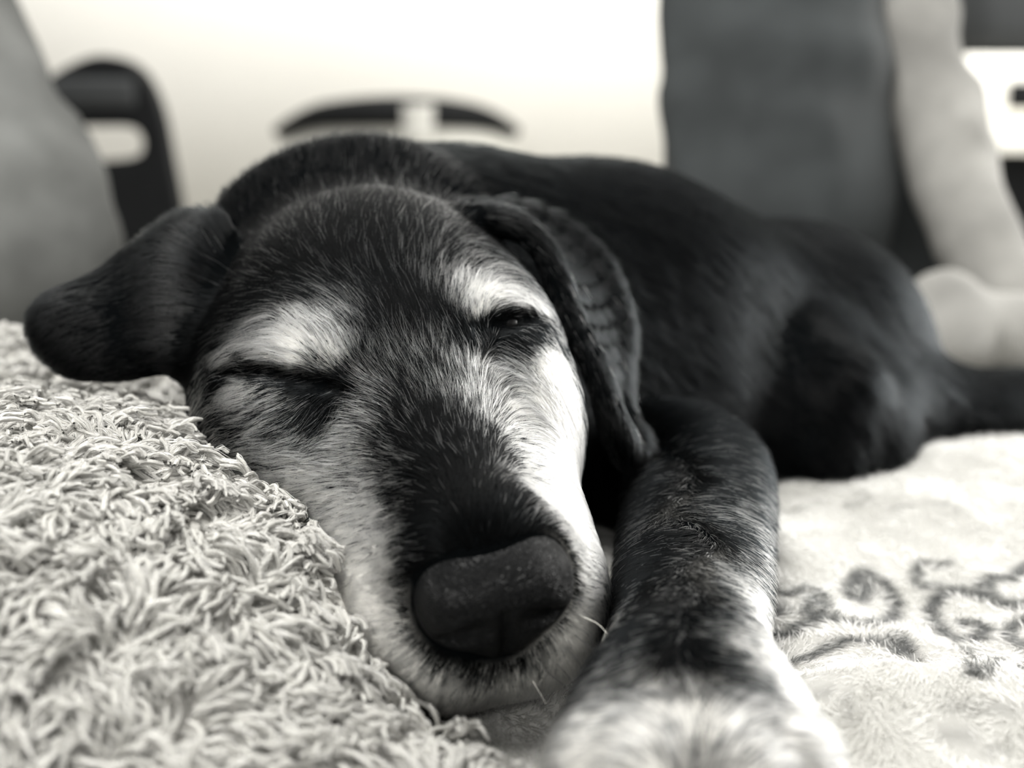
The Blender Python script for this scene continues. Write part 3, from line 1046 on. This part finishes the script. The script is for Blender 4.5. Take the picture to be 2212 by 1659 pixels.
wv = np.where(pf > -0.25, 1.0, 0.06) * (PV[:, 2] > -0.012) * np.where(PV[:, 0] < -0.42, 0.05, 1.0) * np.where(PV[:, 1] > 0.50, 0.45, 1.0)
tri, w = scatter(PV, PQ, 28000, wv)
p = interp(PV, tri, w)
nr = unit(interp(PN, tri, w))
n = len(p)
n_lump = Noise(0.016, 9, 51)
p = p + nr * (0.0022 * n_lump(p))[:, None]
fl = [Noise(0.034, 9, 31), Noise(0.034, 9, 32), Noise(0.034, 9, 33)]
fl2 = [Noise(0.011, 9, 41), Noise(0.011, 9, 42), Noise(0.011, 9, 43)]
t = 1.0 * np.stack([f(p) for f in fl], 1) + 0.5 * np.stack([f(p) for f in fl2], 1) + 0.22 * rng.normal(size=(n, 3)) + np.array([-0.05, -0.25, -0.8])
t = unit(t - nr * (t * nr).sum(1, keepdims=True))
ln = rng.uniform(0.007, 0.016, n)
K, SID = 8, 5
ss = np.linspace(0, 1, K)
cp_ = np.empty((n, K, 3))
hgt = rng.uniform(0.0015, 0.0060, n)
side = np.cross(nr, t)
curl = rng.normal(0, 0.55, n)
wav = rng.uniform(0, 6.28, n)
hk = rng.uniform(0.5, 1.0, n)
q = p.copy()
for i, s in enumerate(ss):
    th = curl * s * s * 1.3 + 0.22 * np.sin(wav + s * 5.0)
    d_ = t * np.cos(th)[:, None] + side * np.sin(th)[:, None]
    if i:
        q = q + d_ * (ln / (K - 1))[:, None]
    cp_[:, i] = q + nr * (hgt * np.sin(np.clip(s * 1.35, 0, 1) * math.pi * 0.72 * hk) + 0.0004 * np.sin(wav + 7 * s))[:, None]
d_ = pil.near(cp_.reshape(-1, 3), cell=0.04, reach=0.04).reshape(n, K)
cp_ += nr[:, None] * np.clip(0.0004 + (hgt[:, None] * 0.35) * np.sin(ss * math.pi)[None] - d_, 0, 0.01)[:, :, None]
inside = (sdf.near(cp_[:, 4], cell=0.04, reach=0.03) < 0.0012) | (sdf.near(cp_[:, 7], cell=0.04, reach=0.03) < 0.0008)
cp_ = cp_[~inside]
nr = nr[~inside]
n = len(cp_)
rad = rng.uniform(0.00040, 0.00076, n)[:, None] * np.array([0.8, 0.95, 1.0, 1.05, 1.05, 1.05, 1.0, 0.65])[None]
tg = unit(np.gradient(cp_, axis=1))
a = unit(np.cross(tg, nr[:, None] + 0.01))
b = np.cross(tg, a)
ang = np.arange(SID) / SID * 2 * math.pi
V = cp_[:, :, None] + rad[:, :, None, None] * (np.cos(ang)[None, None, :, None] * a[:, :, None] + np.sin(ang)[None, None, :, None] * b[:, :, None])
V = V.reshape(-1, 3)
base = (np.arange(n) * K * SID)[:, None, None]
i, j = np.meshgrid(np.arange(K - 1), np.arange(SID), indexing='ij')
F = np.stack([i * SID + j, i * SID + (j + 1) % SID, (i + 1) * SID + (j + 1) % SID, (i + 1) * SID + j], -1).reshape(1, -1, 4) + base
cme = raw_mesh('curly_pile', V, F.reshape(-1, 4))
wt = rng.uniform(0.72, 1.05, n)
WOOL = np.array([0.37, 0.364, 0.341])
set_col(cme, 'wool', np.repeat(WOOL[None] * wt[:, None], K * SID, 0))
pile_o = link('curly_pile', cme, M_CURL, pillow, kind='stuff')
# loose fibres twisted round every curl
NF = 6
ph0 = rng.uniform(0, 6.28, (n, NF))
tw = rng.normal(0, 2.2, (n, NF))
off = rng.uniform(0.85, 1.9, (n, NF))
phs = ph0[:, :, None] + tw[:, :, None] * ss[None, None]
fib = cp_[:, None] + (off[:, :, None] * rad[:, None])[..., None] * (np.cos(phs)[..., None] * a[:, None] + np.sin(phs)[..., None] * b[:, None]) + rng.normal(0, 0.00012, (n, NF, K, 3))
fib = fib.reshape(-1, K, 3)
M_FIBRE = mat_hair('sherpa_fibre', 0.6, 0.8)
hair_object('fuzz', fib, np.full((len(fib), K), 0.00012) * np.array([1, 1, 1, 1, 1, 1, 0.8, 0.4]), np.repeat(WOOL[None] * wt[:, None], NF, 0), M_FIBRE, pillow)
# shed dog hairs lying on the pillow
M_SHED = mat_plain('shed_white_hair', (0.85, 0.83, 0.78), 0.5)
for pix in ([(590, 1155), (625, 1170), (640, 1195), (636, 1220)], [(500, 1215), (530, 1225), (545, 1250)], [(405, 805), (398, 830), (372, 860)], [(225, 1520), (255, 1540), (262, 1570)], [(750, 1440), (765, 1480), (750, 1530)]):
    hp = pil.trace(pix) + np.array([0, -0.006, 0.004])
    if np.isnan(hp).any():
        continue
    V, F = tube(spline(hp, np.linspace(0, 1, 12)), 0.00009, 5)
    link('shed_hair', raw_mesh('shed_hair', V, F), M_SHED, pillow)

# ------------------------------------------------------------------ people in jeans behind the dog
def mat_denim(name, col):
    m, nt, b = mat_new(name)
    tc = nt.nodes.new('ShaderNodeTexCoord')
    n = nt.nodes.new('ShaderNodeTexNoise')
    n.inputs['Scale'].default_value = 14
    n.inputs['Detail'].default_value = 6
    wv_ = nt.nodes.new('ShaderNodeTexWave')
    wv_.inputs['Scale'].default_value = 700
    wv_.bands_direction = 'DIAGONAL'
    nt.links.new(tc.outputs['Object'], n.inputs['Vector'])
    nt.links.new(tc.outputs['Object'], wv_.inputs['Vector'])
    cr = nt.nodes.new('ShaderNodeValToRGB')
    cr.color_ramp.elements[0].position = 0.3
    cr.color_ramp.elements[0].color = (*(np.array(col) * 0.7), 1)
    cr.color_ramp.elements[1].position = 0.7
    cr.color_ramp.elements[1].color = (*(np.array(col) * 1.3), 1)
    nt.links.new(n.outputs['Fac'], cr.inputs['Fac'])
    nt.links.new(cr.outputs['Color'], b.inputs['Base Color'])
    bp = nt.nodes.new('ShaderNodeBump')
    bp.inputs['Strength'].default_value = 0.25
    bp.inputs['Distance'].default_value = 0.001
    nt.links.new(wv_.outputs['Fac'], bp.inputs['Height'])
    nt.links.new(bp.outputs['Normal'], b.inputs['Normal'])
    b.inputs['Roughness'].default_value = 0.85
    b.inputs['Specular IOR Level'].default_value = 0.15
    return m


M_DENIM_SHADED = mat_denim('denim_shaded_tone', (0.032, 0.0355, 0.0365))  # shaded copy of the one pair of jeans, shade put into the colour
M_DENIM_LIT = mat_denim('denim_lit_tone', (0.24, 0.236, 0.222))  # lit copy of the same jeans, light put into the colour
M_DENIM_M = mat_denim('grey_denim', (0.105, 0.107, 0.103))
M_SHIRT = mat_plain('dark_shirt', (0.03, 0.032, 0.034), 0.9, 0.1, noise=0.2, scale=15)


def sdf_obj(name, prims, step, mat, parent=None, **kw):
    bd = [q.bound() for q in prims if not q.sub]
    lo = np.min([c - r for c, r in bd], axis=0) - 0.02
    hi = np.max([c + r for c, r in bd], axis=0) + 0.02
    V_, Q_ = surface_net(SDF(prims), *[np.arange(lo[i], hi[i] + step, step) for i in range(3)])
    return link(name, raw_mesh(name, V_, Q_), mat, parent, **kw)


def folds(a, b, r, n, amp, seed):
    """wrinkles wrapped round a limb"""
    rr = np.random.default_rng(seed)
    a, b = np.array(a), np.array(b)
    ax = unit(b - a)
    e1 = unit(np.cross(ax, [0.2, 1, 0.1]))
    e2 = np.cross(ax, e1)
    out = []
    for _ in range(n):
        t = rr.uniform(0.05, 0.95)
        th = rr.uniform(0, 6.28)
        c0 = a + (b - a) * t
        p0 = c0 + (e1 * math.cos(th) + e2 * math.sin(th)) * r * 0.93
        th2 = th + rr.uniform(0.6, 1.1)
        p1 = c0 + ax * rr.uniform(-0.06, 0.06) + (e1 * math.cos(th2) + e2 * math.sin(th2)) * r * 0.93
        out.append(Cap(p0, p1, amp, amp * 0.5, 0.03))
    return out


pr_ = bpy.data.objects.new('person', None)
COL.objects.link(pr_)
pr_.location = (0.35, 1.15, 0)
pr_['label'] = 'person in jeans sitting behind the dog at right, only legs in view'
pr_['category'] = 'person'
pinv = Matrix.Translation((-0.35, -1.15, 0))
A0, A1 = P(1660, -420, 1.12), P(1680, 445, 1.08)
B_pts = [P(1860, -420, 1.14), P(1950, 0, 1.11), P(2000, 200, 1.09), P(2062, 400, 1.06), P(2112, 520, 1.04), P(2172, 640, 1.02), P(2225, 700, 1.01)]
o = sdf_obj('shaded_leg', [Cap(A0, A1, 0.088, 0.100, 0.02)] + folds(A0, A1, 0.092, 22, 0.018, 3) + [Cap(P(1458, -300, 1.07), P(1476, 120, 1.06), 0.016, 0.020, 0.012), Cap(P(1470, 200, 1.06), P(1500, 430, 1.03), 0.020, 0.015, 0.012), Cap(P(1850, -200, 1.04), P(1840, 60, 1.03), 0.018, 0.012, 0.012)] + [Cap(A0, A0 + np.array([0.03, 0.16, -0.10]), 0.098, 0.09, 0.03)], 0.011, M_DENIM_SHADED, pr_, label='denim leg with shade put into its dark colour')
o.matrix_parent_inverse = pinv
o = sdf_obj('lit_leg', chain(B_pts, [0.045, 0.038, 0.037, 0.036, 0.036, 0.034, 0.028], 0.004) + [Cap(B_pts[0], B_pts[0] + np.array([0.05, 0.16, -0.10]), 0.05, 0.07, 0.03)] + folds(B_pts[1], B_pts[4], 0.034, 5, 0.008, 5), 0.008, M_DENIM_LIT, pr_, label='denim leg with bright light put into its pale colour')
o.matrix_parent_inverse = pinv
o = sdf_obj('jeans_filler', [Cap(P(1840, 250, 1.30), P(1950, 500, 1.24), 0.08, 0.075, 0.02), Cap(P(1950, 500, 1.24), P(2090, 640, 1.20), 0.07, 0.05, 0.02)], 0.011, M_DENIM_SHADED, pr_, label='dark filler behind the legs, shade put into its denim colour')  # dark shape added to fill the shaded gap between the legs
o.matrix_parent_inverse = pinv
c0, c1 = P(2040, 670, 0.95), P(2055, 725, 0.94)
o = sdf_obj('rumpled_cuff', [Cap(c0, c1, 0.032, 0.036, 0.02), Cap(P(1985, 700, 0.935), P(1995, 755, 0.915), 0.014, 0.012, 0.015), Cap(P(2110, 690, 0.93), P(2115, 755, 0.91), 0.014, 0.010, 0.012),
                             Cap(P(2180, 715, 0.95), P(2260, 725, 0.94), 0.03, 0.033, 0.02)], 0.006, M_DENIM_LIT, pr_, label='rumpled grey denim cuff')
o.matrix_parent_inverse = pinv

C0, C1 = P(-245, -60, 1.02), P(30, 548, 0.98)
sdf_obj('person', [Cap(C0, C1, 0.078, 0.078, 0.02), Cap(C1, P(-250, 590, 1.02), 0.077, 0.07, 0.03)] + folds(C0, C1, 0.078, 12, 0.016, 9), 0.009, M_DENIM_M,
        label='bent leg of a person in grey jeans at the left edge', cat='person')

# ------------------------------------------------------------------ furniture far behind
M_DARK = mat_plain('dark_chair_paint', (0.006, 0.0065, 0.007), 0.6, 0.1, noise=0.2, scale=20)
M_DGREY = mat_plain('dark_grey_shell', (0.03, 0.032, 0.033), 0.6, 0.15, noise=0.1, scale=20)
M_PALE = mat_plain('pale_upholstery', (0.62, 0.61, 0.56), 0.8, 0.2, noise=0.05, scale=30)
M_TOWEL = mat_plain('grey_beige_cloth', (0.36, 0.355, 0.33), 0.9, 0.1, noise=0.1, scale=60)
M_WHITE = mat_plain('white_lacquer', (0.82, 0.805, 0.75), 0.5, 0.3, noise=0.02, scale=10)


def plate(name, outline, hole, d, thick, mat, parent=None):
    """a panel standing at distance d, cut from an outline (with an opening), with real thickness"""
    import bmesh
    cu = bpy.data.curves.new(name + '_outline', 'CURVE')
    cu.dimensions = '2D'
    cu.fill_mode = 'BOTH'
    cu.extrude = thick / 2
    cu.bevel_depth = thick * 0.2
    for ring_ in ([outline] + ([hole] if hole else [])):
        t_ = np.linspace(0, 1, len(ring_) * 5, endpoint=False)
        cl_ = np.array([((px - W_PX / 2) / F_PX * d, (262 - py) / F_PX * d) for px, py in ring_])
        ext = np.concatenate([cl_[-2:], cl_, cl_[:3]])
        pts_ = []
        for i in range(len(cl_)):
            p0, p1, p2, p3 = ext[i + 1], ext[i + 2], ext[i + 3], ext[i + 4]
            for f in np.linspace(0, 1, 5, endpoint=False):
                pts_.append(0.5 * (2 * p1 + (p2 - p0) * f + (2 * p0 - 5 * p1 + 4 * p2 - p3) * f * f + (3 * p1 - p0 - 3 * p2 + p3) * f ** 3))
        sp = cu.splines.new('POLY')
        sp.points.add(len(pts_) - 1)
        sp.use_cyclic_u = True
        for k_, q_ in enumerate(pts_):
            sp.points[k_].co = (q_[0], q_[1], 0, 1)
    tmp = bpy.data.objects.new(name + '_tmp', cu)
    COL.objects.link(tmp)
    dg = bpy.context.evaluated_depsgraph_get()
    me_ = bpy.data.meshes.new_from_object(tmp.evaluated_get(dg))
    me_.name = name
    bpy.data.objects.remove(tmp)
    bpy.data.curves.remove(cu)
    me_.transform(Matrix.Translation((0, d, CAM_H)) @ Matrix.Rotation(math.pi / 2, 4, 'X'))
    return link(name, me_, mat, parent)


def chair_legs(parent, inv, x0, x1, y0, y1, ztop, r=0.014):
    V_, F_ = tube([(0, 0, 0), (0, 0, ztop - FLOOR_Z)], [r * 0.8, r], 10)
    lm = raw_mesh('leg', V_, F_)
    lm.materials.append(M_DARK)
    for x in (x0, x1):
        for y in (y0, y1):
            o_ = bpy.data.objects.new('leg', lm)
            COL.objects.link(o_)
            o_.location = (x, y, FLOOR_Z)
            o_.parent = parent
            o_.matrix_parent_inverse = inv


def root(name, loc, label, cat, group=None):
    o_ = bpy.data.objects.new(name, None)
    COL.objects.link(o_)
    o_.location = loc
    o_['label'], o_['category'] = label, cat
    if group:
        o_['group'] = group
    return o_, Matrix.Translation(-Vector(loc))


D1 = 2.3
ch, cinv = root('slotted_chair', (-0.78, D1, FLOOR_Z), 'dark chair with a slot opening in its rounded back, behind left leg', 'chair')
o = plate('backrest', [(40, 250), (112, 205), (180, 160), (255, 136), (325, 160), (362, 235), (378, 340), (394, 470), (405, 640), (240, 660), (70, 640), (40, 450)],
          [(150, 300), (180, 268), (250, 264), (315, 268), (338, 300), (325, 338), (260, 350), (185, 346)], D1, 0.035, M_DARK, ch)
o.matrix_parent_inverse = cinv
o = link('headrest_pad', box_mesh('headrest_pad', [((-0.75, D1 - 0.022, 0.235), (0.15, 0.02, 0.052), 0)], 0.009, 3), M_DGREY, ch)
o.matrix_parent_inverse = cinv
o = link('seat', box_mesh('seat', [((-0.775, D1 + 0.19, -0.10), (0.34, 0.36, 0.05), 0)], 0.02, 3), M_DARK, ch)
o.matrix_parent_inverse = cinv
chair_legs(ch, cinv, -0.92, -0.63, D1 + 0.03, D1 + 0.34, -0.11)

D2 = 2.9
tc_, tinv = root('tub_chair', (-0.27, D2 + 0.2, FLOOR_Z), 'low tub chair with a dark curved top rail, above the dog\'s head', 'chair')
rail = spline([P(602, 284, D2 + 0.18), P(680, 252, D2 + 0.06), P(780, 242, D2), P(870, 240, D2 - 0.01), P(960, 244, D2), P(1045, 256, D2 + 0.06), P(1112, 284, D2 + 0.18)], np.linspace(0, 1, 25))
V_, F_ = tube(rail, 0.010 + 0.026 * np.sin(np.linspace(0.03, 0.97, 25) * math.pi) ** 0.7, 12)
o = link('top_rail', raw_mesh('top_rail', V_, F_), M_DARK, tc_)
o.matrix_parent_inverse = tinv
sh_top = rail + np.array([0, 0.0, -0.012])
sh_bot = rail * np.array([0.9, 1, 0]) + np.array([-0.027, 0.02, -0.09])
shell_v = np.concatenate([sh_top, sh_bot, sh_bot + [0, 0.03, 0], sh_top + [0, 0.03, 0]])
nn = len(rail)
shell_f = [(r0 * nn + i, r0 * nn + i + 1, ((r0 + 1) % 4) * nn + i + 1, ((r0 + 1) % 4) * nn + i) for r0 in range(4) for i in range(nn - 1)]
o = link('back_shell', raw_mesh('back_shell', shell_v, np.array(shell_f)[:, ::-1]), M_PALE, tc_)
o.matrix_parent_inverse = tinv
o = link('seat', box_mesh('seat', [((-0.27, D2 + 0.22, -0.11), (0.44, 0.40, 0.07), 0)], 0.03, 4), M_PALE, tc_)
o.matrix_parent_inverse = tinv
chair_legs(tc_, tinv, -0.44, -0.10, D2 + 0.06, D2 + 0.38, -0.13)
cv = spline([P(903, 222, D2 + 0.04), P(903, 226, D2 - 0.045), P(903, 255, D2 - 0.052), P(903, 300, D2 - 0.05)], np.linspace(0, 1, 14))
cl_v = np.concatenate([cv + [s_ * 0.036, 0, 0] + [0, dy_, 0] for s_, dy_ in ((-1, 0), (1, 0), (1, 0.008), (-1, 0.008))])
nn = len(cv)
cl_f = [(r0 * nn + i, r0 * nn + i + 1, ((r0 + 1) % 4) * nn + i + 1, ((r0 + 1) % 4) * nn + i) for r0 in range(4) for i in range(nn - 1)]
link('hand_towel', raw_mesh('hand_towel', cl_v, np.array(cl_f)), M_TOWEL, None, 'pale strip of cloth hung over the dark top rail', 'towel')

D3 = 2.55
dx = lambda px, d=D3: (px - W_PX / 2) / F_PX * d
dz = lambda py, d=D3: CAM_H + (262 - py) / F_PX * d
dk, dinv = root('white_desk', (1.45, D3 + 0.25, FLOOR_Z), 'white desk with a dark front panel at the right edge', 'desk')
zt, zb = dz(262), dz(328)
for nm, me_, mt in (('desktop', box_mesh('desktop', [((1.50, D3 + 0.25, (zt + zb) / 2), (1.20, 0.55, zt - zb), 0)], 0.006), M_WHITE),
                    ('front_panel', box_mesh('front_panel', [((1.51, D3 + 0.10, (zb + FLOOR_Z) / 2 + 0.02), (1.10, 0.03, zb - FLOOR_Z - 0.04), 0)], 0.004), M_DARK),
                    ('side_panel', box_mesh('side_panel', [((0.975, D3 + 0.28, (zb + FLOOR_Z) / 2), (0.03, 0.42, zb - FLOOR_Z), 0)], 0.004), M_DARK),
                    ('side_panel', box_mesh('side_panel', [((2.05, D3 + 0.28, (zb + FLOOR_Z) / 2), (0.03, 0.42, zb - FLOOR_Z), 0)], 0.004), M_DARK)):
    o = link(nm, me_, mt, dk)
    o.matrix_parent_inverse = dinv
pt, ptinv = root('printer', (1.20, D3 + 0.25, zt), 'white machine with a dark slot standing on the white desk', 'printer')
o = link('case', box_mesh('case', [((1.20, D3 + 0.25, zt + 0.068), (0.56, 0.36, 0.135), 0)], 0.03, 4), M_WHITE, pt)
o.matrix_parent_inverse = ptinv
o = link('slot', box_mesh('slot', [((dx(2240), D3 + 0.068, (dz(175) + dz(240)) / 2), (0.12, 0.012, 0.055), 0)], 0.004), M_DARK, pt)
o.matrix_parent_inverse = ptinv
mn, mninv = root('dark_case', (1.22, D3 + 0.25, zt + 0.1355), 'dark rounded case lying on top of the white machine', 'case')
o = link('shell', box_mesh('shell', [((1.24, D3 + 0.25, zt + 0.1355 + 0.095), (0.62, 0.34, 0.19), 0)], 0.06, 5), M_DGREY, mn)
o.matrix_parent_inverse = mninv
o = link('base_rim', box_mesh('base_rim', [((1.24, D3 + 0.25, zt + 0.1355 + 0.006), (0.50, 0.26, 0.012), 0)], 0.004), M_DARK, mn)
o.matrix_parent_inverse = mninv
